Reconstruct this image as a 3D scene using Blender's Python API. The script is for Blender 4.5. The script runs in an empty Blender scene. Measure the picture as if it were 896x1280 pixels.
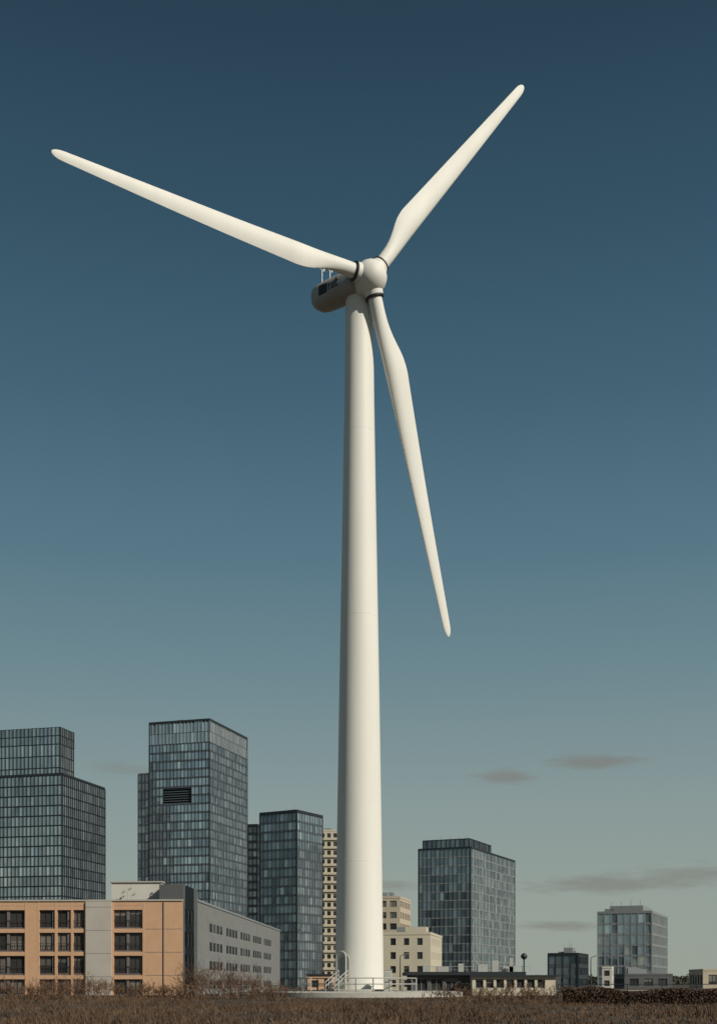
import bpy, math, random
from mathutils import Vector, Matrix
random.seed(7)
R=random.random
F=1500.0; HOR=1228.0; CX=448.0; CAMH=1.6
def X(px,D): return (px-CX)/F*D
def Z(py,D): return CAMH+(HOR-py)/F*D
V=Vector
UP=V((0,0,1))
BY=3   # yaw of the brick block
scene=bpy.context.scene
scene.view_settings.view_transform='Standard'
scene.view_settings.look='None'
scene.view_settings.exposure=0
scene.view_settings.gamma=1
# ---------------------------------------------------------------- materials
def srgb(r,g,b):
    f=lambda c:(c/255/12.92 if c/255<=.04045 else ((c/255+.055)/1.055)**2.4)
    return (f(r),f(g),f(b),1)
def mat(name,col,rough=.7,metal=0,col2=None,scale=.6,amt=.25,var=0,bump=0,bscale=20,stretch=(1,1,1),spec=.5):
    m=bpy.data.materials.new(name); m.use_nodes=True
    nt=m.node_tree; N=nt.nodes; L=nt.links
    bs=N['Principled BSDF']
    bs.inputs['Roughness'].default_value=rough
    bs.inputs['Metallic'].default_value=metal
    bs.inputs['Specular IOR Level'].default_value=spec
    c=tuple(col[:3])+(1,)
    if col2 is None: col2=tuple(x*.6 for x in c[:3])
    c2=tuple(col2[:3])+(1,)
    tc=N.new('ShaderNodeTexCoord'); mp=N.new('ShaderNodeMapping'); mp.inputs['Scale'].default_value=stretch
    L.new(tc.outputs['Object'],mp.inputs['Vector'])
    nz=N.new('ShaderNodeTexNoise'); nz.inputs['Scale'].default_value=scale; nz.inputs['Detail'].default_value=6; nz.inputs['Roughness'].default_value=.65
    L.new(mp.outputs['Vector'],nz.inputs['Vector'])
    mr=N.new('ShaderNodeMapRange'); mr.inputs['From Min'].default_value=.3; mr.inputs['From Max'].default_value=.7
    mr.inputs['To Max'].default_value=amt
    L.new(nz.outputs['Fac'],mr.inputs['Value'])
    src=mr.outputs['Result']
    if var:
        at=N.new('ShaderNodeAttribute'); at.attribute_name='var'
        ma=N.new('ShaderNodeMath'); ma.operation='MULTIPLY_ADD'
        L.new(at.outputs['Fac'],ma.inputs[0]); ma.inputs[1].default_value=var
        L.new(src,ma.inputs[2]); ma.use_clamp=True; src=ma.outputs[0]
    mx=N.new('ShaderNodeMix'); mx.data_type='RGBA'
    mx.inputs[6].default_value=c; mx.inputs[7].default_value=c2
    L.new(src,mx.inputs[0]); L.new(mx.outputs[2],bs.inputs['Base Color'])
    if bump:
        n2=N.new('ShaderNodeTexNoise'); n2.inputs['Scale'].default_value=bscale; n2.inputs['Detail'].default_value=3
        L.new(tc.outputs['Object'],n2.inputs['Vector'])
        bp=N.new('ShaderNodeBump'); bp.inputs['Strength'].default_value=bump; bp.inputs['Distance'].default_value=.05
        L.new(n2.outputs['Fac'],bp.inputs['Height']); L.new(bp.outputs['Normal'],bs.inputs['Normal'])
    return m
M={}
M['white']=mat('turbine_paint',(.76,.745,.69),.55,col2=(.58,.565,.51),scale=.35,amt=.4,stretch=(1,1,.12),spec=.25)
M['nacelle']=mat('nacelle_shaded',(.42,.40,.37),.5,col2=(.24,.23,.21),scale=.9,amt=.5)  # darker than the turbine paint: shadow side put into the colour
M['black']=mat('black_rubber',(.015,.015,.016),.6)
M['g_blue']=mat('glass_blue',(.11,.155,.195),.07,.65,col2=(.72,.84,.88),scale=.05,amt=.28,var=.85,bump=.08,bscale=.4)  # broad pale noise in the colour imitates reflected clouds and buildings
M['g_dark']=mat('glass_dark',(.045,.062,.080),.08,.55,col2=(.42,.52,.57),scale=.06,amt=.25,var=.8,bump=.08,bscale=.4)  # large noise patches are painted reflections, as in the blue glass
M['g_light']=mat('glass_light',(.18,.235,.27),.07,.65,col2=(.82,.92,.92),scale=.05,amt=.32,var=.8,bump=.08,bscale=.4)  # same painted reflection patches, on a paler glass
M['g_win']=mat('window_glass',(.02,.026,.032),.08,.25,col2=(.34,.32,.28),scale=.2,amt=.1,var=.8)
M['g_tint']=mat('tinted_glass',(.016,.019,.022),.45,0,col2=(.12,.12,.11),scale=.2,amt=.1,var=.6,spec=.12)
M['f_dark']=mat('frame_dark',(.03,.036,.042),.5,.3)
M['f_mid']=mat('frame_mid',(.11,.13,.14),.5,.3)
M['f_grey']=mat('frame_grey',(.27,.29,.29),.55,.1)
M['f_brown']=mat('frame_brown',(.04,.028,.025),.6)
M['f_white']=mat('frame_light',(.45,.44,.41),.5)
M['core']=mat('core_dark',(.02,.022,.025),.9)
M['roof']=mat('roof_felt',(.10,.10,.10),.9)
M['concrete']=mat('concrete',(.48,.46,.41),.85,col2=(.28,.27,.24),scale=.7,amt=.5,bump=.2)
M['paleconc']=mat('pale_concrete',(.47,.43,.38),.85,col2=(.36,.33,.29),scale=.4,amt=.5)
M['brick']=mat('orange_brick',(.60,.37,.225),.85,col2=(.46,.28,.165),scale=1.0,amt=.55,bump=.2,bscale=8)
M['lilac']=mat('grey_cladding',(.18,.155,.15),.7,col2=(.11,.095,.09),scale=.8,amt=.5)
M['beige']=mat('beige_render',(.54,.46,.35),.85,col2=(.38,.32,.24),scale=.5,amt=.5)
M['cream']=mat('cream_render',(.58,.52,.40),.8,col2=(.42,.37,.29),scale=.4,amt=.4)
M['metalclad']=mat('ribbed_cladding',(.25,.255,.25),.6,.1,col2=(.18,.185,.18),scale=.5,amt=.6)
M['greydark']=mat('dark_grey_wall',(.10,.105,.108),.7)
M['whitewall']=mat('white_wall',(.60,.58,.52),.7,col2=(.45,.43,.38),scale=.4,amt=.4)
M['galv']=mat('galvanised_steel',(.48,.48,.45),.5,.3)
M['grass']=mat('dry_grass',(.19,.115,.062),.9,col2=(.055,.034,.022),scale=.12,amt=.65,var=.6)
M['twig']=mat('twig',(.085,.045,.028),.9,col2=(.20,.115,.065),scale=2,amt=.5,var=.5)
M['hedge']=mat('hedge_leaves',(.035,.028,.016),.8,col2=(.11,.055,.032),scale=.8,amt=.6,var=.5)
M['foliage']=mat('far_foliage',(.045,.05,.035),.9,col2=(.08,.07,.045),scale=.05,amt=.6,var=.4)
M['soil']=mat('ground_soil',(.075,.053,.035),.95,col2=(.038,.028,.02),scale=.12,amt=.9,bump=.4,bscale=3)
M['asphalt']=mat('asphalt',(.055,.054,.052),.9,col2=(.035,.035,.034),scale=.3,amt=.6)
M['kerb']=mat('kerb_stone',(.30,.29,.26),.9)
# ---------------------------------------------------------------- builder
class B:
    def __init__(s,name,mats,smooth=()):
        s.name=name; s.m=mats; s.p={}; s.smooth=smooth
    def g(s,part):
        if part not in s.p: s.p[part]=([],[],[])
        return s.p[part]
    def quad(s,part,pts,var=0.):
        v,f,c=s.g(part); k=len(v); v.extend([tuple(p) for p in pts]); f.append(tuple(range(k,k+len(pts)))); c.append(var)
    def box(s,part,o,a,b,c_,var=0.):
        o=V(o);a=V(a);b=V(b);c_=V(c_)
        if a.cross(b).dot(c_)<0: a,b=b,a
        v,f,c=s.g(part); k=len(v)
        v.extend([tuple(q) for q in (o,o+a,o+a+b,o+b,o+c_,o+a+c_,o+a+b+c_,o+b+c_)])
        for q in ((0,3,2,1),(4,5,6,7),(0,1,5,4),(1,2,6,5),(2,3,7,6),(3,0,4,7)):
            f.append(tuple(k+i for i in q)); c.append(var)
    def cyl(s,part,p0,p1,r0,r1=None,n=8,caps=True):
        p0=V(p0);p1=V(p1); r1=r0 if r1 is None else r1
        ax=(p1-p0).normalized(); t=V((1,0,0)) if abs(ax.x)<.8 else V((0,1,0))
        e1=ax.cross(t).normalized(); e2=ax.cross(e1)
        v,f,c=s.g(part); k=len(v)
        for p,r in ((p0,r0),(p1,r1)):
            for i in range(n):
                a=2*math.pi*i/n; v.append(tuple(p+e1*math.cos(a)*r+e2*math.sin(a)*r))
        for i in range(n):
            j=(i+1)%n; f.append((k+i,k+j,k+n+j,k+n+i)); c.append(0.)
        if caps:
            f.append(tuple(k+i for i in reversed(range(n)))); c.append(0.)
            f.append(tuple(k+n+i for i in range(n))); c.append(0.)
    def rings(s,part,rings,cap0=True,cap1=True):
        v,f,c=s.g(part); k=len(v); n=len(rings[0])
        for r in rings: v.extend([tuple(q) for q in r])
        for a in range(len(rings)-1):
            for i in range(n):
                j=(i+1)%n; f.append((k+a*n+i,k+a*n+j,k+(a+1)*n+j,k+(a+1)*n+i)); c.append(0.)
        if cap0: f.append(tuple(k+i for i in reversed(range(n)))); c.append(0.)
        if cap1: f.append(tuple(k+(len(rings)-1)*n+i for i in range(n))); c.append(0.)
    def lathe(s,part,prof,o,ax,n=32,cap0=True,cap1=True):
        o=V(o);ax=V(ax).normalized(); t=V((1,0,0)) if abs(ax.x)<.8 else V((0,1,0))
        e1=ax.cross(t).normalized(); e2=ax.cross(e1)
        s.rings(part,[[o+ax*h+(e1*math.cos(2*math.pi*i/n)+e2*math.sin(2*math.pi*i/n))*r for i in range(n)] for h,r in prof],cap0,cap1)
    def finish(s,fix=()):
        root=bpy.data.objects.new(s.name,None); scene.collection.objects.link(root)
        root.empty_display_size=.5
        single=len(s.p)==1
        for part,(v,f,c) in s.p.items():
            me=bpy.data.meshes.new(part); me.from_pydata(v,[],f); me.update()
            at=me.attributes.new('var','FLOAT','FACE'); at.data.foreach_set('value',c)
            me.materials.append(s.m[part])
            if part in fix or part in s.smooth:
                import bmesh
                bm=bmesh.new(); bm.from_mesh(me); bmesh.ops.recalc_face_normals(bm,faces=bm.faces); bm.to_mesh(me); bm.free()
            if part in s.smooth:
                for p in me.polygons: p.use_smooth=len(p.vertices)<=4
                try: me.set_sharp_from_angle(angle=math.radians(40))
                except Exception: pass
            if single:
                bpy.data.objects.remove(root)
                ob=bpy.data.objects.new(s.name,me); scene.collection.objects.link(ob); return ob
            ob=bpy.data.objects.new(part,me); scene.collection.objects.link(ob); ob.parent=root
        return root
# ---------------------------------------------------------------- facade helpers
def facade(b,P,u,W,z0,z1,nf,nc,sp=.9,mw=.15,md=.2,bd=.1,hole=None,glass='glass',frame='frame',band='band',jit=.014,pale=.06,inset=0.):
    P=V((P[0],P[1],0)); u=V((u[0],u[1],0)).normalized(); n=V((u.y,-u.x,0))
    cw=W/nc; h=(z1-z0)/nf
    colv=[.12*R() for _ in range(nc)]
    for j in range(nf):
        rowv=.14*R()
        for i in range(nc):
            if hole and hole[0]<=i<hole[1] and hole[2]<=j<hole[3]: continue
            a=random.gauss(0,jit); c=random.gauss(0,jit)
            pts=[]
            for (du,dz) in ((0,0),(1,0),(1,1),(0,1)):
                pts.append(P+u*(i+du)*cw+UP*(z0+(j+dz)*h)+n*(-inset+a*(du-.5)*cw+c*(dz-.5)*h))
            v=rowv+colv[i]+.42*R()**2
            if R()<pale: v+=.45*R()  # a share of panes gets a paler tone
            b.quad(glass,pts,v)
    for j in range(nf+1):
        zz=z0+j*h; za=max(z0,zz-sp/2); zb=min(z1,zz+sp/2)
        segs=[(0,W)]
        if hole and hole[2]<j<hole[3]: segs=[(0,hole[0]*cw),(hole[1]*cw,W)]
        for s0,s1 in segs:
            if s1-s0>.01 and sp>0: b.box(band,P+u*s0+UP*za-n*(.12+inset),u*(s1-s0),n*(.12+bd+inset),UP*(zb-za),R()*.5)
    if hole:
        za=z0+hole[2]*h; zb=z0+hole[3]*h; k=0
        while za+.3+k*.9<zb:
            b.box(band,P+u*(hole[0]*cw)+UP*(za+.3+k*.9)-n*.9,u*((hole[1]-hole[0])*cw),n*.5,UP*.35); k+=1
    for i in range(nc+1):
        uu=i*cw-mw/2
        segs=[(z0,z1)]
        if hole and hole[0]<i<hole[1]: segs=[(z0,z0+hole[2]*h),(z0+hole[3]*h,z1)]
        for s0,s1 in segs:
            if s1-s0>.01 and mw>0: b.box(frame,P+u*uu+UP*(s0+.004)-n*(.1+inset),u*mw,n*(.1+md+inset),UP*(s1-s0-.008),R()*.5)
def wallwin(b,P,u,W,z0,z1,wins,wall='wall',glass='glass',frame='frame',rec=.25,mull=1,pale=.15,fw=.07,blinds=.35):
    P=V((P[0],P[1],0)); u=V((u[0],u[1],0)).normalized(); n=V((u.y,-u.x,0))
    us=sorted(set([0,W]+[w[0] for w in wins]+[w[1] for w in wins]))
    zs=sorted(set([z0,z1]+[w[2] for w in wins]+[w[3] for w in wins]))
    def pt(a,z,d=0): return P+u*a+UP*z+n*d
    for a0,a1 in zip(us,us[1:]):
        for c0,c1 in zip(zs,zs[1:]):
            am=(a0+a1)/2; cm=(c0+c1)/2
            if any(w[0]<am<w[1] and w[2]<cm<w[3] for w in wins): continue
            b.quad(wall,[pt(a0,c0),pt(a1,c0),pt(a1,c1),pt(a0,c1)])
    for (a0,a1,c0,c1) in wins:
        b.quad(wall,[pt(a0,c0),pt(a0,c1),pt(a0,c1,-rec),pt(a0,c0,-rec)])
        b.quad(wall,[pt(a1,c0),pt(a1,c0,-rec),pt(a1,c1,-rec),pt(a1,c1)])
        b.quad(wall,[pt(a0,c1),pt(a1,c1),pt(a1,c1,-rec),pt(a0,c1,-rec)])
        b.quad(wall,[pt(a0,c0),pt(a0,c0,-rec),pt(a1,c0,-rec),pt(a1,c0)])
        v=.12*R()
        if R()<pale: v=.4+.5*R()  # a share of windows gets a paler pane colour
        blind=R()<blinds; zb=c1-(c1-c0)*(.2+.5*R())
        if blind:
            b.quad(glass,[pt(a0,c0,-rec),pt(a1,c0,-rec),pt(a1,zb,-rec),pt(a0,zb,-rec)],v)
            b.quad(glass,[pt(a0,zb,-rec),pt(a1,zb,-rec),pt(a1,c1,-rec),pt(a0,c1,-rec)],.35+.5*R())
        else: b.quad(glass,[pt(a0,c0,-rec),pt(a1,c0,-rec),pt(a1,c1,-rec),pt(a0,c1,-rec)],v)
        d0=-rec+.005; t=min(.06,rec*.7)
        b.box(frame,pt(a0,c0,d0),u*(a1-a0),n*t,UP*fw); b.box(frame,pt(a0,c1-fw,d0),u*(a1-a0),n*t,UP*fw)
        for k in range(mull+2):
            q=a0+(a1-a0-fw)*k/(mull+1)
            b.box(frame,pt(q,c0+fw,d0),u*fw,n*(t+.01),UP*(c1-c0-2*fw))
def foot(cpx,lpx,rpx,D,yaw):
    y=math.radians(yaw); C=V((X(cpx,D),D,0))
    dl=V((-math.cos(y),math.sin(y),0)); dr=V((math.sin(y),math.cos(y),0))
    kl=(lpx-CX)/F; kr=(rpx-CX)/F
    wl=(C.x-kl*D)/(math.cos(y)+kl*math.sin(y))
    wr=(kr*D-C.x)/(math.sin(y)-kr*math.cos(y))
    return C,dl,dr,wl,wr
def sides(C,dl,dr,wl,wr):
    return [(C+dl*wl,-dl,wl),(C,dr,wr),(C+dr*wr,dl,wl),(C+dr*wr+dl*wl,-dr,wr)]
def roofkit(b,C,dl,dr,wl,wr,z,part='roof',par=.8,items=3,ipart='equip',frame='frame'):
    b.box(part,C+dl*.05+dr*.05+UP*(z-.5),dl*(wl-.1),dr*(wr-.1),UP*.45)
    for (S,u,W) in sides(C,dl,dr,wl,wr):
        n=V((u.y,-u.x,0)); b.box(frame,S-n*.3+UP*(z-.1),u*W,n*.55,UP*par)
    for k in range(items):
        a=.12+.6*R(); c=.12+.6*R(); s1=2+3*R(); s2=2+3*R(); hh=1+1.6*R()
        s1=min(s1,wl*.3); s2=min(s2,wr*.3)
        b.box(ipart,C+dl*wl*a+dr*wr*c+UP*(z-.05),dl*s1,dr*s2,UP*hh)
        if R()<.6: b.cyl(ipart,C+dl*(wl*a+s1/2)+dr*(wr*c+s2/2)+UP*(z+hh-.1),C+dl*(wl*a+s1/2)+dr*(wr*c+s2/2)+UP*(z+hh+2),.06,n=5)
def glass_tower(name,cpx,lpx,rpx,D,yaw,top,fh=3.4,cw=1.6,glass='g_blue',frame='f_dark',band='f_mid',sp=.9,mw=.15,md=.2,bd=.08,crown=0,hole=None,glassR=None,items=3,z_base=0,pale=.06,wr=None,par=.8):
    C,dl,dr,wl,wr_=foot(cpx,lpx,rpx,D,yaw)
    wr_=wr or wr_
    z=Z(top,D)-par+.1
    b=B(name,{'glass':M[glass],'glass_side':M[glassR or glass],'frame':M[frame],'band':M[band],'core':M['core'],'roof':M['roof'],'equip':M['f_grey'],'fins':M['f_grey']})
    zt=z-crown
    nf=max(1,round((zt-z_base)/fh))
    S=sides(C,dl,dr,wl,wr_)
    for k,(P,u,W) in enumerate(S):
        nc=max(2,round(W/cw))
        hl=None
        if hole and k==0: hl=(int(hole[0]*nc),int(hole[1]*nc),int(hole[2]*nf),int(hole[3]*nf))
        facade(b,P,u,W,z_base,zt,nf,nc,sp,mw,md,bd,hole=hl,glass='glass_side' if k==1 else 'glass',pale=pale)
        if crown:
            facade(b,P,u,W,zt,z,2,nc,.2,.16,md+.05,bd,glass='glass',frame='fins',pale=0.1,inset=.05)
    b.box('core',C+dl*1.5+dr*1.5+UP*z_base,dl*(wl-3),dr*(wr_-3),UP*(z-z_base-1))
    for (P,u,W) in S:
        n=V((u.y,-u.x,0)); b.box('frame',P-u*(md+.03)+n*(md+.03)+UP*z_base,u*.45,-n*.45,UP*(z-z_base-.15))
    roofkit(b,C,dl,dr,wl,wr_,z,par=par,items=items)
    return b,(C,dl,dr,wl,wr_,z)
# ================================================================ TURBINE
D0=136.0
TW=V((X(449,D0),D0,0))
S0=F/D0
tips=[(65,187),(655,109),(559,796)]; hubpx=(463,347)
def frame_axes(a,t):
    n0=V((math.sin(a),-math.cos(a),0)); u=V((math.cos(a),math.sin(a),0))
    n=n0*math.cos(t)+UP*math.sin(t); up=UP*math.cos(t)-n0*math.sin(t)
    return n,u,up
def hubpos(a):
    Dh=D0-2.6*math.cos(a)
    return V((X(hubpx[0],Dh),Dh,Z(hubpx[1],Dh)))
def proj(p): return (CX+F*p.x/p.y, HOR-F*(p.z-CAMH)/p.y)
def cost(q):
    a,t,th,Rr,be=q
    n,u,up=frame_axes(a,t); H=hubpos(a); e=0
    for k,tp in enumerate(tips):
        A=th-k*2*math.pi/3
        d=(u*math.cos(A)+up*math.sin(A))*math.cos(be)+n*math.sin(be)
        x,y=proj(H+d*Rr); e+=(x-tp[0])**2+(y-tp[1])**2
    return e
best=None
rs=random.Random(3)
lim=[(math.radians(25),math.radians(70)),(math.radians(-2),math.radians(9)),(math.radians(140),math.radians(200)),(30,55),(0,math.radians(5))]
for st in range(12):
    q=[rs.uniform(*l) for l in lim]; c=cost(q); s=.3
    for it in range(1500):
        q2=[min(max(v+rs.gauss(0,s)*(l[1]-l[0]),l[0]),l[1]) for v,l in zip(q,lim)]
        c2=cost(q2)
        if c2<c: q,c=q2,c2
        else: s=max(s*.993,1e-4)
    if best is None or c<best[0]: best=(c,q)
c,q=best
a,t,th,Rr,be=q
n,u,up=frame_axes(a,t); H=hubpos(a)
blades=[]
for k,tp in enumerate(tips):
    A=th-k*2*math.pi/3
    d=(u*math.cos(A)+up*math.sin(A))*math.cos(be)+n*math.sin(be)
    fit=H+d*Rr
    ex=V((X(tp[0],fit.y),fit.y,Z(tp[1],fit.y)))
    w=ex-H
    blades.append((w.normalized(),w.length))
tb=B('wind_turbine',{'tower':M['white'],'blade_1':M['white'],'blade_2':M['white'],'blade_3':M['white'],'hub':M['white'],'nacelle':M['nacelle'],'root_collars':M['black'],'nacelle_vent':M['black'],'lettering':M['black'],'wind_sensor':M['galv'],'tower_seams':M['white'],'door':M['f_grey'],'door_frame':M['galv'],'yaw_ring':M['f_dark']},
     smooth=('tower','blade_1','blade_2','blade_3','hub','nacelle','root_collars','tower_seams','yaw_ring'))
ztop=Z(373,D0)
prof=[]
for y,r in ((1241,30.5),(1120,28.9),(1000,27.2),(900,25.6),(800,23.9),(700,22.1),(600,20.3),(500,18.6),(400,17.4),(373,17.1)):
    prof.append((Z(y,D0),r/S0))
tb.lathe('tower',prof,TW,UP,n=72)
def tower_r(z):
    for (z0,r0),(z1,r1) in zip(prof,prof[1:]):
        if z0<=z<=z1: return r0+(r1-r0)*(z-z0)/(z1-z0)
    return prof[-1][1]
for y in (1078,772,541):
    z=Z(y,D0); r=tower_r(z)
    tb.lathe('tower_seams',[(z-.07,r-.01),(z-.05,r+.008),(z+.05,r+.008),(z+.07,r-.01)],TW,UP,n=72,cap0=False,cap1=False)
tb.lathe('yaw_ring',[(ztop-.05,1.2),(ztop-.05,1.62),(ztop+.3,1.62),(ztop+.3,1.2)],TW,UP,n=48)
def sm(x): x=max(0,min(1,x)); return x*x*(3-2*x)
CM=2.65
for k,(d,Ln) in enumerate(blades):
    tr=n.cross(d).normalized()
    if tr.dot(-u*math.sin(th-k*2*math.pi/3)+up*math.cos(th-k*2*math.pi/3))<0: tr=-tr
    nn=d.cross(tr).normalized()
    if nn.dot(n)<0: nn=-nn
    rings=[]
    st=[.045,.06,.08,.10,.12,.14,.16,.18,.20,.22,.24,.26,.28,.31,.35,.4,.46,.52,.6,.68,.76,.84,.9,.94,.965,.98,.99,.996,1.0]
    for s in st:
        if s<.26: c_=1.56+(CM-1.56)*sm((s-.06)/.2)
        else: c_=CM+(1.0-CM)*((s-.26)/.71)**.95
        if s>.965: c_=1.0*math.sqrt(max(.05,1-((s-.965)/.0355)**2))
        bl=sm((s-.06)/.17)
        th_=(.42-.24*sm((s-.2)/.4))
        LE=-.78*(1-s)-.30*s
        if s>.965: LE+= (1.0-c_)*.45
        tw=math.radians(14*(1-sm(s/.75)))+math.radians(2)
        cd=tr*math.cos(tw)+nn*math.sin(tw); td=nn*math.cos(tw)-tr*math.sin(tw)
        ring=[]; NN=28
        for i in range(NN):
            ph=2*math.pi*i/NN
            xc=.5*(1+math.cos(ph)); yt=5*th_*(.2969*math.sqrt(xc)-.126*xc-.3516*xc**2+.2843*xc**3-.1015*xc**4)
            ya=(yt*(1 if math.sin(ph)>=0 else -1))*c_
            ya+=.03*c_*4*xc*(1-xc)
            xa=LE+xc*c_
            xr=.78*math.cos(ph); yr=.78*math.sin(ph)
            ring.append(H+d*(s*Ln)+cd*(xr*(1-bl)+xa*bl)+td*(yr*(1-bl)+ya*bl))
        rings.append(ring)
    tb.rings('blade_%d'%(k+1),rings)
    tb.cyl('hub',H,H+d*2.1,1.2,.98,n=32)
    tb.lathe('root_collars',[(1.95,.5),(1.95,1.0),(2.02,1.04),(2.14,1.04),(2.2,.96),(2.2,.5)],H,d,n=32)
sp=[(-1.9,.6),(-1.85,1.5),(-1.6,1.68),(-.9,1.8),(-.2,1.84),(.4,1.78),(.9,1.6),(1.3,1.3),(1.65,.88),(1.82,.48),(1.87,.12)]
tb.lathe('hub',sp,H,n,n=40)
# nacelle (level)
an=math.radians(51); n0=V((math.sin(an),-math.cos(an),0)); ul=V((math.cos(an),math.sin(an),0)); LS=.86
NO=H+UP*.10
rings=[]
for tt,wv,hv,off in ((0.4,1.1,1.2,0),(1.2,1.38,1.38,0),(2.4,1.42,1.45,0),(4.2,1.45,1.48,.0),(6.2,1.45,1.48,.0),(7.6,1.42,1.44,.04),(8.5,1.32,1.32,.08),(9.1,1.10,1.10,.12),(9.45,.75,.78,.14),(9.55,.3,.35,.14)):
    ring=[]
    for i in range(40):
        ph=2*math.pi*i/40; ex=2/2.8
        cx=math.copysign(abs(math.cos(ph))**ex,math.cos(ph)); sy=math.copysign(abs(math.sin(ph))**ex,math.sin(ph))
        ring.append(NO-n0*tt*LS+ul*cx*wv+UP*(sy*hv+off))
    rings.append(ring)
tb.rings('nacelle',rings)
def nside(part,t0,t1,z0,z1,pr=.04,side=-1):
    o=NO-n0*t0*LS+ul*side*1.35+UP*z0
    tb.box(part,o,-n0*(t1-t0)*LS,ul*side*(.1+pr),UP*(z1-z0))
nside('nacelle_vent',6.0,7.4,-.45,.6)
for (t0,t1,z0,z1) in ((5.6,5.75,-.3,.6),(5.4,5.6,.2,.32),(5.1,5.25,-.3,.45),(4.85,5.1,-.3,-.17),(4.7,4.85,-.3,.45),(4.35,4.5,-.3,.75),(4.1,4.35,-.3,-.17),(4.1,4.35,.3,.42)):
    nside('lettering',t0,t1,z0,z1)
for tt,sd in ((6.6,-.6),(6.0,.1)):
    p=NO-n0*tt+ul*sd+UP*1.3
    tb.cyl('wind_sensor',p,p+UP*1.7,.05,n=6); tb.cyl('wind_sensor',p+UP*1.6-ul*.35,p+UP*1.6+ul*.35,.04,n=6)
    tb.cyl('wind_sensor',p+UP*1.6+ul*.35,p+UP*1.95+ul*.35,.07,n=6)
    tb.cyl('wind_sensor',p+UP*1.6-ul*.35,p+UP*1.95-ul*.35,.06,n=6)
# door
da=math.radians(-38); dn=V((math.sin(da),-math.cos(da),0)); du=V((math.cos(da),math.sin(da),0))
pd=TW+dn*(tower_r(2)-.08)
def arch(cx,w,h):
    pts=[V((-w/2,0,0)),V((w/2,0,0))]
    for i in range(9):
        A=math.pi*i/8; pts.append(V((w/2*math.cos(A),0,h-w/2+w/2*math.sin(A))))
    return pts
for part,w,h,pr in (('door_frame',1.5,2.9,.14),('door',1.1,2.6,.19)):
    ap=arch(0,w,h); ring0=[pd+du*p.x+UP*(1.9+p.z) for p in ap]; ring1=[r+dn*pr for r in ring0]
    tb.rings(part,[ring0,ring1])
tb.finish(fix=('door','door_frame'))
# foundation + railings
fb=B('turbine_foundation',{'slab':M['concrete'],'plinth':M['concrete']},smooth=('slab',))
fb.lathe('slab',[(-.3,11.7),(.50,11.7),(.60,11.5),(.62,6)],TW,UP,n=12)
fb.lathe('plinth',[(.3,4.4),(.80,4.4),(.84,4.3)],TW,UP,n=48)
fb.finish()
sb=B('access_stair',{'treads':M['galv'],'rails':M['galv'],'ladder_hoop':M['whitewall']})
for i in range(8):
    sb.box('treads',TW+dn*(2.95+ .28*(7-i))-du*.6+UP*(.62+.16*(i+1)),du*1.2,dn*.28,UP*.05)
for sgn in (-1,1):
    p0=TW+dn*5.2+du*sgn*.65+UP*.62; p1=TW+dn*2.9+du*sgn*.65+UP*1.9
    for hh in (.55,1.05): sb.cyl('rails',p0+UP*hh,p1+UP*hh,.05,n=6)
    for k in range(5):
        q_=p0.lerp(p1,k/4); sb.cyl('rails',q_,q_+UP*1.05,.045,n=6)
hp=TW+dn*3.25
pts=[hp-du*.65+UP*.7]
for i in range(13):
    A=math.pi*(1-i/12); pts.append(hp+du*.65*math.cos(A)+UP*(4.4+.65*math.sin(A)))
pts.append(hp+du*.65+UP*.7)
for p0,p1 in zip(pts,pts[1:]): sb.cyl('ladder_hoop',p0,p1,.08,n=8)
sb.finish()
rb=B('guard_railing',{'rails':M['galv'],'posts':M['galv']})
def rail(b,pts,h=1.1,step=1.6,z=.62,rr=.04):
    for p0,p1 in zip(pts,pts[1:]):
        p0=V((p0[0],p0[1],z));p1=V((p1[0],p1[1],z)); Ln=(p1-p0).length; k=max(1,round(Ln/step))
        for hh in (h,h*.55): b.cyl('rails',p0+UP*hh,p1+UP*hh,rr,n=6)
        for i in range(k+1):
            q_=p0.lerp(p1,i/k); b.cyl('posts',q_,q_+UP*h,rr*1.1,n=6)
def arc(r,a0,a1,k=8): return [(TW.x+r*math.sin(math.radians(a0+(a1-a0)*i/k)),TW.y-r*math.cos(math.radians(a0+(a1-a0)*i/k))) for i in range(k+1)]
rail(rb,arc(6.5,-20,80,6),h=1.45,rr=.065); rail(rb,arc(6.5,-150,-55,5),h=1.45,rr=.065)
rb.finish()
cb=B('equipment_cabinet',{'body':M['whitewall'],'plinth':M['concrete'],'door':M['galv'],'lid':M['galv']})
o=V((X(480,131),131,.62))
cb.box('plinth',o,V((.9,0,0)),V((0,.8,0)),UP*.3); cb.box('body',o+V((.05,.05,.3)),V((.8,0,0)),V((0,.7,0)),UP*2.0)
cb.box('lid',o+V((-.02,-.02,2.3)),V((.94,0,0)),V((0,.84,0)),UP*.08); cb.box('door',o+V((.12,.02,.45)),V((.66,0,0)),V((0,.035,0)),UP*1.7)
cb.finish()
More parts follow.
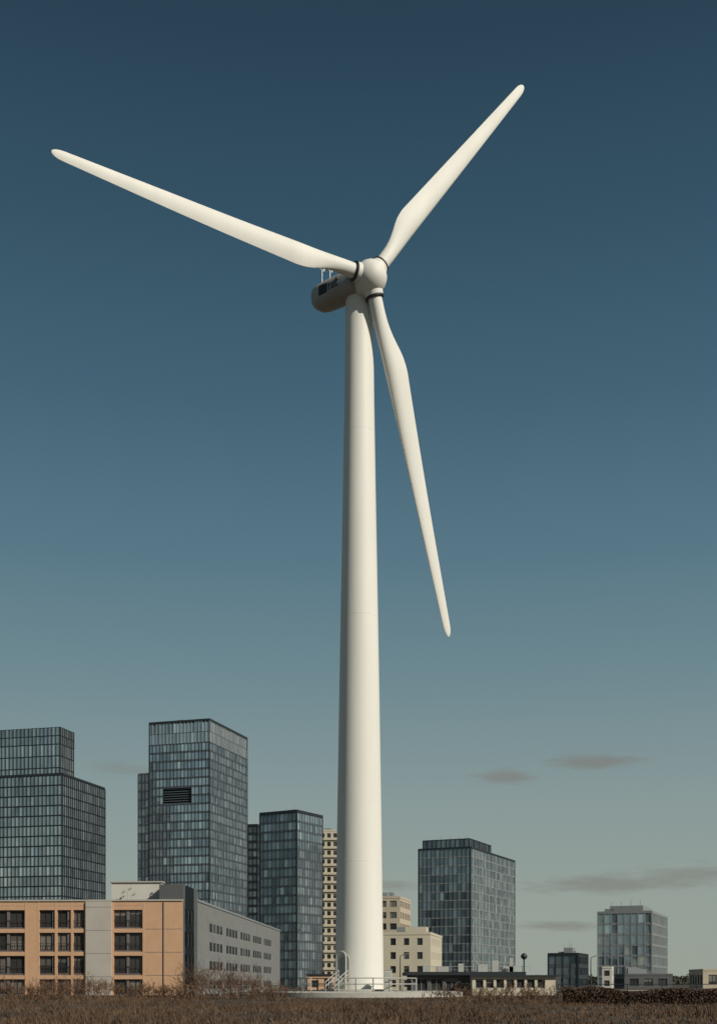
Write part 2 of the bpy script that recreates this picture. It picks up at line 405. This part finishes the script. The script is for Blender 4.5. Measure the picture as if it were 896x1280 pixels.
# ================================================================ BUILDINGS
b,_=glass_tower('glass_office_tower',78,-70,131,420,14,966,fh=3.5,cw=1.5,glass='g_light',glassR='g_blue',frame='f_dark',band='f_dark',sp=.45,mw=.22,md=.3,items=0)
C,dl,dr,wl,wr,z=_
zz=Z(911,430)
C2=C+dr*6+dl*4; 
kk=(92-CX)/F
W2=(kk*C2.y-C2.x)/(math.sin(math.radians(14))-kk*math.cos(math.radians(14)))
W2=max(6,W2)
for (P,u_,W) in sides(C2,dl,dr,wl-10,W2):
    facade(b,P,u_,W,z-.4,zz-6,max(1,round((zz-6-z)/3.5)),max(2,round(W/1.5)),.35,.22,.3,.08)
    facade(b,P,u_,W,zz-6,zz,2,max(2,round(W/1.5)),.3,.2,.4,.08)
b.box('core',C2+dl*.6+dr*.6+UP*(z-.5),dl*(wl-11.2),dr*(W2-1.2),UP*(zz-z-.3))
b.finish()
b,_=glass_tower('glass_skyscraper',262,187,309,450,17,898,fh=3.3,cw=1.5,glass='g_blue',glassR='g_blue',frame='f_dark',band='f_mid',sp=.75,mw=.14,md=.18,crown=8,hole=(.26,.72,.785,.845),items=2,pale=.12)
C,dl,dr,wl,wr,z=_
Cl=C+dl*(wl+.02)+dr*.05
kk=(173-CX)/F; y_=math.radians(17)
wx=(Cl.x-kk*Cl.y)/(math.cos(y_)+kk*math.sin(y_))
z2=Z(964,452)
nf=round(z2/3.3)
for (P,u_,W) in sides(Cl,dl,dr,wx,wr*.8):
    facade(b,P,u_,W,0,z2,nf,max(2,round(W/1.5)),.75,.14,.18,.08,pale=.12)
b.box('core',Cl+dl*.5+dr*.5,dl*(wx-1),dr*(wr*.8-1),UP*(z2-.3)); b.box('roof',Cl+UP*(z2-.2)+dl*.1,dl*(wx-.2),dr*(wr*.8),UP*.5)
b.finish()
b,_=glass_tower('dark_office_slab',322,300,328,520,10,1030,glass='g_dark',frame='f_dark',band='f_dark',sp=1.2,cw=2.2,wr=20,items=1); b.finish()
b,_=glass_tower('dark_glass_tower',371,325,403,380,30,1012,fh=3.0,cw=1.5,glass='g_dark',glassR='g_blue',frame='f_dark',band='f_mid',sp=.7,mw=.12,md=.13,items=4,pale=.2); b.finish()
b,_=glass_tower('glass_apartment_tower',588,523,643,400,24,1058,fh=3.0,cw=1.6,glass='g_dark',glassR='g_light',frame='f_dark',band='f_grey',sp=.45,mw=.14,md=.13,items=0,pale=.16,par=.5)
C,dl,dr,wl,wr,z=_
C2=C+dl*.8+dr*1.2; zz=Z(1048,402); w1=wl-2; w2=wr*.45
for (P,u_,W) in sides(C2,dl,dr,w1,w2):
    facade(b,P,u_,W,z,zz,1,max(2,round(W/1.6)),.5,.25,.2,.12,band='frame')
b.box('core',C2+dl*.3+dr*.3+UP*z,dl*(w1-.6),dr*(w2-.6),UP*(zz-z-.1))
for k in range(5): b.cyl('equip',C2+dl*(2+3*k)+dr*3+UP*(zz-.2),C2+dl*(2+3*k)+dr*3+UP*(zz+.6+R()),.1,n=5)
b.finish()
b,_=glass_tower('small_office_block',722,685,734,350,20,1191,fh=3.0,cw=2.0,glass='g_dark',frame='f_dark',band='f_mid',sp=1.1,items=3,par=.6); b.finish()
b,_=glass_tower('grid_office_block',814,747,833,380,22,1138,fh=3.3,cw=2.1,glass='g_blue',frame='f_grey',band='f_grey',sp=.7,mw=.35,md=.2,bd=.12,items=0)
C,dl,dr,wl,wr,z=_
b.box('equip',C+dl*3+dr*2+UP*(z-.1),dl*(wl*.62),dr*(wr*.5),UP*2.6)
b.box('equip',C+dl*(wl*.72)+dr*2+UP*(z-.1),dl*3,dr*3,UP*1.7)
for k in range(4): b.cyl('equip',C+dl*(4+3*k)+dr*3+UP*(z+2),C+dl*(4+3*k)+dr*3+UP*(z+3.4+R()),.09,n=5)
b.finish()
def block(name,cpx,lpx,rpx,D,yaw,top,nf,wallm='beige',ww=1.5,gap=1.3,wh=.55,mull=1,wr=None,items=2,frame='f_dark',balc=False,par=.5,pale=.2):
    C,dl,dr,wl,wr_=foot(cpx,lpx,rpx,D,yaw); wr_=wr or wr_
    z=Z(top,D)-par; b=B(name,{'wall':M[wallm],'glass':M['g_win'],'frame':M[frame],'roof':M['roof'],'equip':M['f_grey'],'parapet':M[wallm],'balconies':M[wallm]})
    fh=z/nf
    for (P,u_,W) in sides(C,dl,dr,wl,wr_):
        k=max(1,int((W-.4)//(ww+gap))); g=(W-k*ww)/(k+1)
        wins=[(g+i*(ww+g),g+i*(ww+g)+ww,j*fh+fh*(1-wh)*.5,j*fh+fh*(1+wh)*.5) for i in range(k) for j in range(nf)]
        wallwin(b,P,u_,W,0,z,wins,mull=mull,pale=pale)
        if balc:
            nn_=V((u_.y,-u_.x,0))
            for j in range(1,nf):
                b.box('balconies',V(P)+u_*.3+UP*(j*fh-.12)+nn_*.003,u_*(W-.6),nn_*.5,UP*.75)
    b.quad('roof',[C+UP*(z-.05),C+dr*wr_+UP*(z-.05),C+dr*wr_+dl*wl+UP*(z-.05),C+dl*wl+UP*(z-.05)])
    for (P,u_,W) in sides(C,dl,dr,wl,wr_):
        nn_=V((u_.y,-u_.x,0)); b.box('parapet',V(P)-nn_*.25+UP*(z-.02),u_*W,nn_*.33,UP*(par+.02))
    for k in range(items):
        aa=.15+.5*R(); cc=.15+.5*R(); b.box('equip',C+dl*wl*aa+dr*wr_*cc+UP*(z-.04),dl*min(3,wl*.25),dr*min(3,wr_*.25),UP*(1.3+R()))
    return b,(C,dl,dr,wl,wr_,z)
b,_=block('apartment_tower',432,398,470,430,4,1037,18,'cream',ww=1.3,gap=.9,wh=.5,wr=22,balc=True,items=1); b.finish()
b,_=block('beige_apartment_house',500,470,524,300,12,1120,8,'beige',ww=1.7,gap=.8,wh=.55,items=2,pale=.3,wr=16); b.finish()
b,_=block('beige_house',538,478,552,240,10,1165,4,'cream',ww=1.1,gap=2.0,wh=.5,items=3); 
C,dl,dr,wl,wr,z=_
b.box('wall',C+dl*1.0+dr*.8+UP*z,dl*4.2,dr*4,UP*1.6)
b.finish()
b,_=block('white_low_building',764,752,772,330,15,1208,2,'whitewall',items=0,wr=10); b.finish()
b,_=block('low_building',840,780,880,300,5,1217,1,'greydark',ww=2.2,gap=1.5,items=3,wr=20); b.finish()
b,_=block('low_building',990,878,1010,320,5,1211,1,'beige',ww=2.2,gap=1.5,items=3,wr=20); b.finish()
b,_=block('low_building',700,560,720,310,5,1221,1,'greydark',ww=2.2,gap=1.5,items=2,wr=20); b.finish()
# unseen city blocks added behind the viewer, for reflections in the glass
for (x,y,wx_,wy_,h,mm) in ((-820,-260,60,40,70,'beige'),(-700,-330,45,40,110,'metalclad'),(-590,-240,55,35,55,'cream'),(-480,-300,40,40,95,'greydark'),(-380,-220,50,30,60,'beige'),(-290,-300,40,40,120,'metalclad'),(-190,-200,55,30,45,'brick'),(-90,-280,40,40,80,'greydark'),(20,-230,60,35,40,'cream')):
    b=B('added_city_block',{'wall':M[mm],'glass':M['g_win'],'frame':M['f_dark'],'roof':M['roof']})
    C=V((x+wx_,y,0)); nf=int(h/3.6)
    for (P,u_,W) in sides(C,V((-1,0,0)),V((0,1,0)),wx_,wy_):
        k=int(W/4); 
        wallwin(b,P,u_,W,0,h,[(i*4+.8,i*4+3.2,j*3.6+1,j*3.6+2.9) for i in range(k) for j in range(nf)],mull=0,blinds=0)
    b.box('roof',V((x-.2,y-.2,h)),V((wx_+.4,0,0)),V((0,wy_+.4,0)),UP*.8)
    b.finish()
# ---- brick building
Cc,dl,dr,wl,wr=foot(229,-110,247,150,BY)
ztp=Z(1126,150)
b=B('brick_apartment_building',{'brick':M['brick'],'bay':M['lilac'],'panel':M['paleconc'],'glass':M['g_win'],'frame':M['f_brown'],'roof':M['roof'],'coping':M['paleconc'],'balcony_rails':M['f_brown'],'penthouse':M['whitewall'],'stair_core':M['greydark'],'stair_win':M['g_win'],'equip':M['galv'],'joints':M['lilac']})
L0=Cc+dl*wl; uu=-dl; nn=V((uu.y,-uu.x,0))
def upx(px):
    k=(px-CX)/F; w=(Cc.x-k*150)/(math.cos(math.radians(BY))+k*math.sin(math.radians(BY))); return wl-w
rows=[(.15,1.9),(2.75,4.85),(5.65,7.75),(8.55,10.6)]
segs=[]
def seg(p0,p1,kind): segs.append((upx(p0) if p0>-110 else 0,upx(p1) if p1<229 else wl,kind))
seg(-111,-50,'bay3'); seg(-50,-12,'panel'); seg(-12,34,'bay2'); seg(34,47,'brick'); seg(47,108,'bay3'); seg(108,140,'panel'); seg(140,181,'bay2'); seg(181,230,'brick')
for a0,a1,kind in segs:
    W=a1-a0; P=L0+uu*a0
    if kind=='brick':
        b.quad('brick',[P,P+uu*W,P+uu*W+UP*ztp,P+UP*ztp])
    elif kind=='panel':
        b.box('panel',P-nn*.3,uu*W,nn*.55,UP*(ztp-.05))
        for zj in (2.3,5.2,8.1,11.0): b.box('joints',P+nn*.25+UP*zj,uu*W,nn*.008,UP*.05)
    else:
        k=3 if kind=='bay3' else 2
        g=.22; ww=(W-g*(k+1))/k
        if kind=='bay3': offs=[g,g+ww*.95+g,2*g+ww*2+g]
        else: offs=[g,2*g+ww]
        wins=[(o_,min(W-g,o_+ww*.93),r0,r1) for o_ in offs for (r0,r1) in rows]
        wallwin(b,P-nn*.2,uu,W,0,rows[-1][1]+.25,wins,wall='bay',mull=1,pale=.2,rec=.2,fw=.1,blinds=.5)
        for r0,r1 in rows:
            b.box('brick',P+UP*(r1+.1)-nn*.3,uu*W,nn*.3,UP*.5)
            b.box('balcony_rails',P+UP*(r0+.85)-nn*.1,uu*W,nn*.05,UP*.05)
            for q_ in range(int(W/.3)): b.box('balcony_rails',P+uu*(q_*.3+.1)+UP*(r0-.1)-nn*.1,uu*.03,nn*.03,UP*.95)
        b.box('brick',P+UP*(rows[-1][1]+.62)-nn*.3,uu*W,nn*.3,UP*(ztp-rows[-1][1]-.62))
        b.box('brick',P-nn*.3,uu*.25,nn*.32,UP*(ztp-.003)); b.box('brick',P+uu*(W-.25)-nn*.3,uu*.25,nn*.32,UP*(ztp-.003))
        if kind=='bay3':
            b.box('brick',P+uu*(W*.36)-nn*.3,uu*.3,nn*.315,UP*(ztp-.005)); b.box('brick',P+uu*(W*.69)-nn*.3,uu*.3,nn*.315,UP*(ztp-.005))
b.box('coping',L0-nn*.35+UP*ztp,uu*(wl),nn*.5,UP*.18)
b.quad('brick',[L0+dr*18,L0,L0+UP*ztp,L0+dr*18+UP*ztp]); b.quad('brick',[Cc+dr*18,L0+dr*18,L0+dr*18+UP*ztp,Cc+dr*18+UP*ztp])
b.quad('roof',[L0+UP*(ztp-.06)-nn*.2,Cc+UP*(ztp-.06)-nn*.2,Cc+dr*18+UP*(ztp-.06),L0+dr*18+UP*(ztp-.06)])
pj=L0+uu*upx(205); b.cyl('joints',pj+nn*.08,pj+nn*.08+UP*(ztp-.1),.06,n=6)
for zj in (2.45,5.35,8.25): b.box('joints',L0+uu*upx(181.5)+nn*.002+UP*zj,uu*(wl-upx(181.5)-.1),nn*.01,UP*.06)
wr1=wr; zc=Z(1107,152)
sw=[(a_,a_+1.5,zz_,zz_+1.9) for a_ in [.9+2.35*i for i in range(int((wr1-1)/2.35))] for zz_ in (.3,3.2,6.1,9.0)]
wallwin(b,Cc,dr,wr1,0,zc,sw,wall='stair_core',glass='stair_win',mull=0,rec=.08)
b.quad('stair_core',[Cc+dl*3+UP*(ztp+.18),Cc+UP*(ztp+.18),Cc+UP*zc,Cc+dl*3+UP*zc])
b.quad('stair_core',[Cc+dr*wr1,Cc+dr*wr1+dl*3,Cc+dr*wr1+dl*3+UP*zc,Cc+dr*wr1+UP*zc])
b.quad('stair_core',[Cc+dl*3+UP*ztp,Cc+dl*3+dr*wr1+UP*ztp,Cc+dl*3+dr*wr1+UP*zc,Cc+dl*3+UP*zc])
b.quad('roof',[Cc+UP*(zc-.02),Cc+dr*wr1+UP*(zc-.02),Cc+dr*wr1+dl*3+UP*(zc-.02),Cc+dl*3+UP*(zc-.02)])
pw=wl-upx(134); b.box('penthouse',Cc+dl*3.2+dr*2.2+UP*(ztp-.05),dl*(pw-3.2),dr*8,UP*(Z(1103,153)-ztp))
b.box('coping',Cc+dl*3.05+dr*2.0+UP*(Z(1103,153)-.06),dl*(pw-2.85),dr*8.4,UP*.16)
for px,h in ((150,1.1),(158,1.5),(163,.8),(185,.9),(205,1.0)):
    p=Cc+dl*(wl-upx(px))+dr*1.2+UP*ztp; b.cyl('equip',p,p+UP*h,.06,n=6); b.cyl('equip',p+UP*h,p+UP*(h+.25)+V((.35,0,0)),.12,n=6)
b.finish()
# ---- ribbed grey building
Cg=Cc+dr*(wr1+.05); k=(350-CX)/F
y_=math.radians(BY)
wg=(k*Cg.y-Cg.x)/(math.sin(y_)-k*math.cos(y_))
zg=Z(1127,Cg.y)
b=B('ribbed_metal_building',{'wall':M['metalclad'],'glass':M['g_tint'],'frame':M['f_grey'],'ribs':M['metalclad'],'parapet':M['f_grey'],'roof':M['roof'],'equip':M['whitewall']})
fh=2.95; wins=[]
for j in range(4):
    zz_=.6+j*fh*.9
    o_=9
    while o_+12<wg-1:
        for i in range(4): wins.append((o_+i*2.9,o_+i*2.9+2.7,zz_,zz_+1.45))
        o_+=14.5
wallwin(b,Cg,dr,wg,0,zg,wins,mull=0,pale=.1,rec=.06,blinds=.1,fw=.1)
ng=V((dr.y,-dr.x,0))
q_=.3
while q_<wg-.2:
    inside=[w for w in wins if w[0]-.08<q_<w[1]+.02]
    zs=[0]+[v for w in sorted(inside,key=lambda w:w[2]) for v in (w[2]-.1,w[3]+.1)]+[zg]
    for z0_,z1_ in zip(zs[::2],zs[1::2]):
        if z1_-z0_>.05: b.box('ribs',Cg+dr*q_+UP*z0_-ng*.02,dr*.1,ng*.06,UP*(z1_-z0_))
    q_+=.9
b.box('parapet',Cg-ng*.3+UP*zg,dr*wg,ng*.42,UP*.3)
for (P,u_,W) in sides(Cg,dl,dr,22,wg):
    if (P-Cg).length<.01: continue
    wallwin(b,P,u_,W,0,zg,[])
b.quad('roof',[Cg+UP*(zg-.01),Cg+dr*wg+UP*(zg-.01),Cg+dr*wg+dl*22+UP*(zg-.01),Cg+dl*22+UP*(zg-.01)])
b.box('equip',Cg+dr*4+dl*4+UP*zg,dr*18,dl*6,UP*1.9); b.box('equip',Cg+dr*28+dl*3+UP*zg,dr*3,dl*3,UP*1.1)
b.finish()
# ---- low pavilion right of the turbine
D1=150
b=B('low_pavilion',{'wall':M['greydark'],'wall2':M['cream'],'glass':M['g_win'],'frame':M['f_grey'],'roof':M['f_dark'],'equip':M['galv'],'mast':M['f_dark']})
x0=X(514,D1); x1=X(648,D1); x2=X(694,D1+6); zr=Z(1216,D1)
W=x1-x0
wins=[(.5+i*1.9,.5+i*1.9+1.5,.5,2.1) for i in range(int((W-1)/1.9))]
wallwin(b,(x0,D1),(1,0),W,0,zr-.3,wins,mull=1,pale=.25)
for (P,u_,WW) in (((x1,D1),(0,1),14),((x1,D1+14),(-1,0),W),((x0,D1+14),(0,-1),14)): wallwin(b,P,u_,WW,0,zr-.3,[])
b.box('roof',V((x0-.6,D1-.8,zr-.3)),V((W+1.4,0,0)),V((0,15.6,0)),UP*.42)
D2=146; xa=X(590,D2); xb=X(694,D2); W=xb-xa; z2=Z(1219,D2)
wins=[(.4+i*1.25,.4+i*1.25+.95,.9,2.0) for i in range(int((W-.5)/1.25))]
wallwin(b,(xa,D2),(1,0),W,0,z2-.2,wins,wall='wall2',mull=0,pale=.25)
wallwin(b,(xb,D2),(0,1),12,0,z2-.2,[(1+i*2,2.2+i*2,.9,1.9) for i in range(5)],wall='wall2',mull=0)
wallwin(b,(xa,D2+3.1),(0,-1),3.1,0,z2-.2,[],wall='wall2')
b.box('roof',V((xa-.3,D2-.4,z2-.2)),V((W+.7,0,0)),V((0,3.55,0)),UP*.22)
b.box('roof',V((x1+.85,D2+3.2,z2-.2)),V((xb-x1-.5,0,0)),V((0,9,0)),UP*.22)
p=V((X(656,D1),D1+1,z2)); p.z=z2-.1
b.cyl('mast',p,p+UP*2.4,.09,n=8)
b.lathe('mast',[(2.1,.1),(2.25,.32),(2.5,.44),(2.75,.32),(2.9,.1)],p,UP,n=12)
for i in range(14):
    p=V((x0+2+i*1.0,D1+1.2,zr+.1)); b.cyl('equip',p,p+UP*.7,.03,n=5)
b.cyl('equip',V((x0+2,D1+1.2,zr+.8)),V((x0+15,D1+1.2,zr+.8)),.03,n=5)
for px,w_,h_ in ((600,1.2,1.0),(618,.8,1.5),(632,1.6,.8),(640,.5,1.8),(548,1.5,.7),(575,.7,1.1),(530,.9,.9)):
    b.box('equip',V((X(px,D1),D1+3,zr+.1)),V((w_,0,0)),V((0,w_,0)),UP*h_)
b.finish()
b=B('brick_substation',{'wall':M['brick'],'glass':M['g_win'],'frame':M['f_dark'],'roof':M['f_dark']})
x0=X(384,170); W=X(424,170)-x0
wallwin(b,(x0,170),(1,0),W,0,2.6,[(.6,1.6,.9,1.9),(2.4,3.3,.1,2.1)],pale=0)
for (P,u_,WW) in (((x0+W,170),(0,1),5),((x0+W,175),(-1,0),W),((x0,175),(0,-1),5)): wallwin(b,P,u_,WW,0,2.6,[])
b.box('roof',V((x0-.2,169.8,2.6)),V((W+.4,0,0)),V((0,5.4,0)),UP*.2)
b.finish()
def lamp(px,D,h):
    b=B('street_lamp',{'pole':M['f_dark'],'head':M['f_grey']})
    p=V((X(px,D),D,0)); b.cyl('pole',p,p+UP*h,.12,.06,n=8); b.cyl('pole',p+UP*h,p+UP*(h+.35)+V((.9,0,0)),.05,n=6)
    b.box('head',p+UP*(h+.3)+V((.8,-.12,0)),V((.7,0,0)),V((0,.24,0)),UP*.1); b.finish()
lamp(368,158,8.3); lamp(738,190,5.5); lamp(500,200,6.0)
b=B('wire_fence',{'posts':M['f_dark'],'rails':M['f_dark']})
rail(b,[(X(697,96),96),(X(1000,96),96)],h=1.45,step=2.6,z=0,rr=.03); rail(b,[(X(697,96),96),(X(697,140),140)],h=1.45,step=2.6,z=0,rr=.03); b.finish()
b=B('metal_railing',{'posts':M['galv'],'rails':M['galv']})
rail(b,[(X(235,142),142),(X(418,142),142)],h=1.2,step=2.0,z=0,rr=.04); b.finish()
# ================================================================ GROUND
def sheet(name,x0,x1,y0,y1,z,m):
    me=bpy.data.meshes.new(name); me.from_pydata([(x0,y0,z),(x1,y0,z),(x1,y1,z),(x0,y1,z)],[],[(0,1,2,3)]); me.materials.append(m)
    ob=bpy.data.objects.new(name,me); scene.collection.objects.link(ob)
sheet('ground',-6000,6000,-3000,9000,0,M['soil'])
sheet('road',X(360,236),400,226,236,.004,M['asphalt'])
b=B('kerb',{'stone':M['kerb']}); b.box('stone',V((X(360,236),225.7,0)),V((414,0,0)),V((0,.3,0)),UP*.12); b.box('stone',V((X(360,236),236,0)),V((414,0,0)),V((0,.3,0)),UP*.12); b.finish()
b=B('road_marking',{'paint':M['whitewall']})
for i in range(70): b.quad('paint',[(-10+i*5,230.9,.008),(-7+i*5,230.9,.008),(-7+i*5,231.05,.008),(-10+i*5,231.05,.008)])
b.finish()
# grass
vs=[];fs=[];cs=[]
def blade(x,y,h,w,lean,var,z=0):
    an=R()*math.pi; dx=math.cos(an)*w/2; dy=math.sin(an)*w/2; k=len(vs)
    lx=random.gauss(0,lean)*h; ly=random.gauss(0,lean)*h
    vs.extend([(x-dx,y-dy,z),(x+dx,y+dy,z),(x+lx,y+ly,z+h)]); fs.append((k,k+1,k+2)); cs.append(var)
def h2(x,y): return .5+.5*math.sin(x*.31+1.7*math.sin(y*.17))*math.cos(y*.23+x*.11)
cnt=0
while cnt<17000:
    y=30+R()*106; x=(R()*2-1)*(.34*y+3)
    if (x-TW.x)**2+(y-TW.y)**2<12.0**2: continue
    q_=h2(x,y)
    if R()>.3+.7*q_: continue
    cnt+=1; hh=.09+.40*q_*R()
    if y>90 and abs(x-TW.x)<13: hh*=.5
    if R()<.04: hh*=1.9
    v0=R()
    for i in range(7): blade(x+random.gauss(0,.14),y+random.gauss(0,.14),hh*(.5+.7*R()),.035+.025*R(),.4,v0*.9+.3*R()-.1)
me=bpy.data.meshes.new('grass'); me.from_pydata(vs,[],fs); at=me.attributes.new('var','FLOAT','FACE'); at.data.foreach_set('value',cs); me.materials.append(M['grass'])
ob=bpy.data.objects.new('dry_grass',me); scene.collection.objects.link(ob)
def shrub(px,D,h,w,nst=70):
    b=B('bare_shrub',{'twigs':M['twig']})
    c0=V((X(px,D),D,0))
    def tw(p,d,L,r,lvl):
        q1=p+d*L; s_=d.cross(V((R()-.5,R()-.5,R()-.5))).normalized()*r
        b.quad('twigs',[p-s_,p+s_,q1+s_*.5,q1-s_*.5],R())
        if lvl>0:
            for i in range(3):
                dd=(d+V((random.gauss(0,.5),random.gauss(0,.5),random.gauss(.05,.3)))).normalized()
                tw(p+d*L*(.4+.6*R()),dd,L*(.45+.3*R()),r*.72,lvl-1)
    for i in range(nst):
        p=c0+V((random.gauss(0,w*.35),random.gauss(0,w*.25),0)); d=V((random.gauss(0,.4),random.gauss(0,.4),1)).normalized()
        tw(p,d,h*(.35+.4*R()),.03,3)
    b.finish()
for px,D,h,w in ((62,118,1.7,3.5),(95,108,1.9,4),(130,114,2.0,4),(165,120,1.4,3),(255,118,3.0,3.5),(285,114,3.1,4),(318,118,2.4,3.5),(15,112,1.9,4),(200,120,1.5,3),(640,112,1.4,4),(560,106,1.2,3),(345,104,1.3,3),(606,100,1.1,3),(230,100,1.4,3),(50,92,1.2,3),(672,94,1.4,3)):
    shrub(px,D,h,w,38)
def leafmass(name,x0,x1,y0,y1,h,nl,sz,m,rag=.25):
    b=B(name,{'leaves':M[m]})
    b.box('leaves',V((x0+.2,y0+.25,0)),V((x1-x0-.4,0,0)),V((0,y1-y0-.5,0)),UP*(h*.8),.1)
    for i in range(nl):
        x=x0+R()*(x1-x0); y=y0+R()*(y1-y0)
        hh=h*(1+rag*(math.sin(x*1.3/h)+math.sin(x*.47/h+2))*.4)
        zf=R()
        if R()<.5: z_=hh*(.8+.25*R()); 
        else: z_=hh*zf; y=y0+random.gauss(0,.12)*h
        c_=V((x,y,z_)); a_=V((R()-.5,R()-.5,R()-.5)).normalized()*sz; d_=a_.cross(V((R()-.5,R()-.5,R()-.5))).normalized()*sz*.6
        b.quad('leaves',[c_-a_,c_+d_,c_+a_,c_-d_],R())
    b.finish()
leafmass('hedge',X(700,88),X(930,88),86.5,88.5,1.1,9000,.085,'hedge')
leafmass('distant_tree_line',-500,520,760,775,5.5,9000,1.1,'foliage',.5)
# ================================================================ WORLD
w=bpy.data.worlds.new("World"); scene.world=w; w.use_nodes=True
nt=w.node_tree; N=nt.nodes; L=nt.links
for n_ in list(N): N.remove(n_)
out=N.new('ShaderNodeOutputWorld'); bg=N.new('ShaderNodeBackground'); L.new(bg.outputs[0],out.inputs[0])
SAZ=50
SUN_EL=math.radians(33); SUN_AZ=math.radians(SAZ)
sky=N.new('ShaderNodeTexSky'); sky.sky_type='NISHITA'; sky.sun_disc=False; sky.sun_elevation=SUN_EL; sky.sun_rotation=math.radians(180-SAZ); sky.air_density=1.2; sky.dust_density=2
tc=N.new('ShaderNodeTexCoord'); sx=N.new('ShaderNodeSeparateXYZ'); L.new(tc.outputs['Generated'],sx.inputs[0])
def mth(op,a,b_=None,clamp=False):
    m=N.new('ShaderNodeMath'); m.operation=op; m.use_clamp=clamp
    for i,vv in enumerate((a,b_)):
        if vv is None: continue
        if isinstance(vv,(int,float)): m.inputs[i].default_value=vv
        else: L.new(vv,m.inputs[i])
    return m.outputs[0]
ramp=N.new('ShaderNodeValToRGB'); cr=ramp.color_ramp
stops=[(0,(156,163,152)),(.052,(150,161,153)),(.150,(135,152,152)),(.244,(109,136,144)),(.332,(87,119,134)),(.436,(66,99,117)),(.526,(51,82,100)),(.624,(38,64,81)),(.8,(28,48,63))]
cr.elements[0].position=0; cr.elements[0].color=srgb(*stops[0][1])
cr.elements[1].position=stops[-1][0]; cr.elements[1].color=srgb(*stops[-1][1])
for p_,c_ in stops[1:-1]:
    e=cr.elements.new(p_); e.color=srgb(*c_)
L.new(sx.outputs[2],ramp.inputs[0])
sk=N.new('ShaderNodeMix'); sk.data_type='RGBA'; sk.blend_type='MULTIPLY'; sk.inputs[0].default_value=1; sk.inputs[7].default_value=(.09,.085,.075,1)
L.new(sky.outputs[0],sk.inputs[6])
mx=N.new('ShaderNodeMix'); mx.data_type='RGBA'; mx.inputs[0].default_value=.95
L.new(sk.outputs[2],mx.inputs[6]); L.new(ramp.outputs[0],mx.inputs[7])
yy=mth('MAXIMUM',sx.outputs[1],.05); uu_=mth('DIVIDE',sx.outputs[0],yy); vv_=mth('DIVIDE',sx.outputs[2],yy)
tot=None
for px,py,ax_,ay_,amp in ((740,952,66,10,1.3),(628,971,44,11,1.2),(760,1104,115,15,1.1),(695,1158,60,7,1),(152,962,48,12,.9),(500,1108,60,9,.8),(880,1090,80,14,.8),(60,1000,60,8,.4)):
    du_=mth('DIVIDE',mth('SUBTRACT',uu_,(px-CX)/F),ax_/F); dv_=mth('DIVIDE',mth('SUBTRACT',vv_,(HOR-py)/F),ay_/F)
    g_=mth('MULTIPLY',mth('EXPONENT',mth('MULTIPLY',mth('ADD',mth('MULTIPLY',du_,du_),mth('MULTIPLY',dv_,dv_)),-1)),amp)
    tot=g_ if tot is None else mth('ADD',tot,g_)
cmb=N.new('ShaderNodeCombineXYZ'); L.new(mth('MULTIPLY',uu_,18),cmb.inputs[0]); L.new(mth('MULTIPLY',vv_,95),cmb.inputs[1])
nz=N.new('ShaderNodeTexNoise'); nz.inputs['Scale'].default_value=1; nz.inputs['Detail'].default_value=8; nz.inputs['Roughness'].default_value=.65; L.new(cmb.outputs[0],nz.inputs[0])
fac=mth('MULTIPLY',mth('SUBTRACT',mth('ADD',tot,mth('MULTIPLY',mth('SUBTRACT',nz.outputs['Fac'],.5),2.4)),.35),1.2,True)
fac=mth('MULTIPLY',fac,mth('MINIMUM',mth('MULTIPLY',tot,1.5),.6))
mc=N.new('ShaderNodeMix'); mc.data_type='RGBA'; mc.inputs[7].default_value=srgb(124,122,116)
L.new(fac,mc.inputs[0]); L.new(mx.outputs[2],mc.inputs[6]); L.new(mc.outputs[2],bg.inputs[0]); bg.inputs[1].default_value=1.0
# sun
sd=bpy.data.lights.new('sun','SUN'); sd.energy=3.9; sd.angle=math.radians(.5); sd.color=(1,.94,.82)
so=bpy.data.objects.new('sun',sd); scene.collection.objects.link(so)
dv=V((math.sin(SUN_AZ)*math.cos(SUN_EL),-math.cos(SUN_AZ)*math.cos(SUN_EL),math.sin(SUN_EL)))
so.rotation_euler=dv.to_track_quat('Z','Y').to_euler()
# camera
cd=bpy.data.cameras.new('camera'); cam=bpy.data.objects.new('camera',cd); scene.collection.objects.link(cam)
cam.location=(0,0,CAMH); cam.rotation_euler=(math.radians(90),0,0)
cd.sensor_fit='VERTICAL'; cd.sensor_height=36; cd.sensor_width=36*896/1280; cd.lens=F/1280*36; cd.shift_y=(HOR-640)/1280; cd.clip_end=20000; cd.clip_start=.5
scene.camera=cam
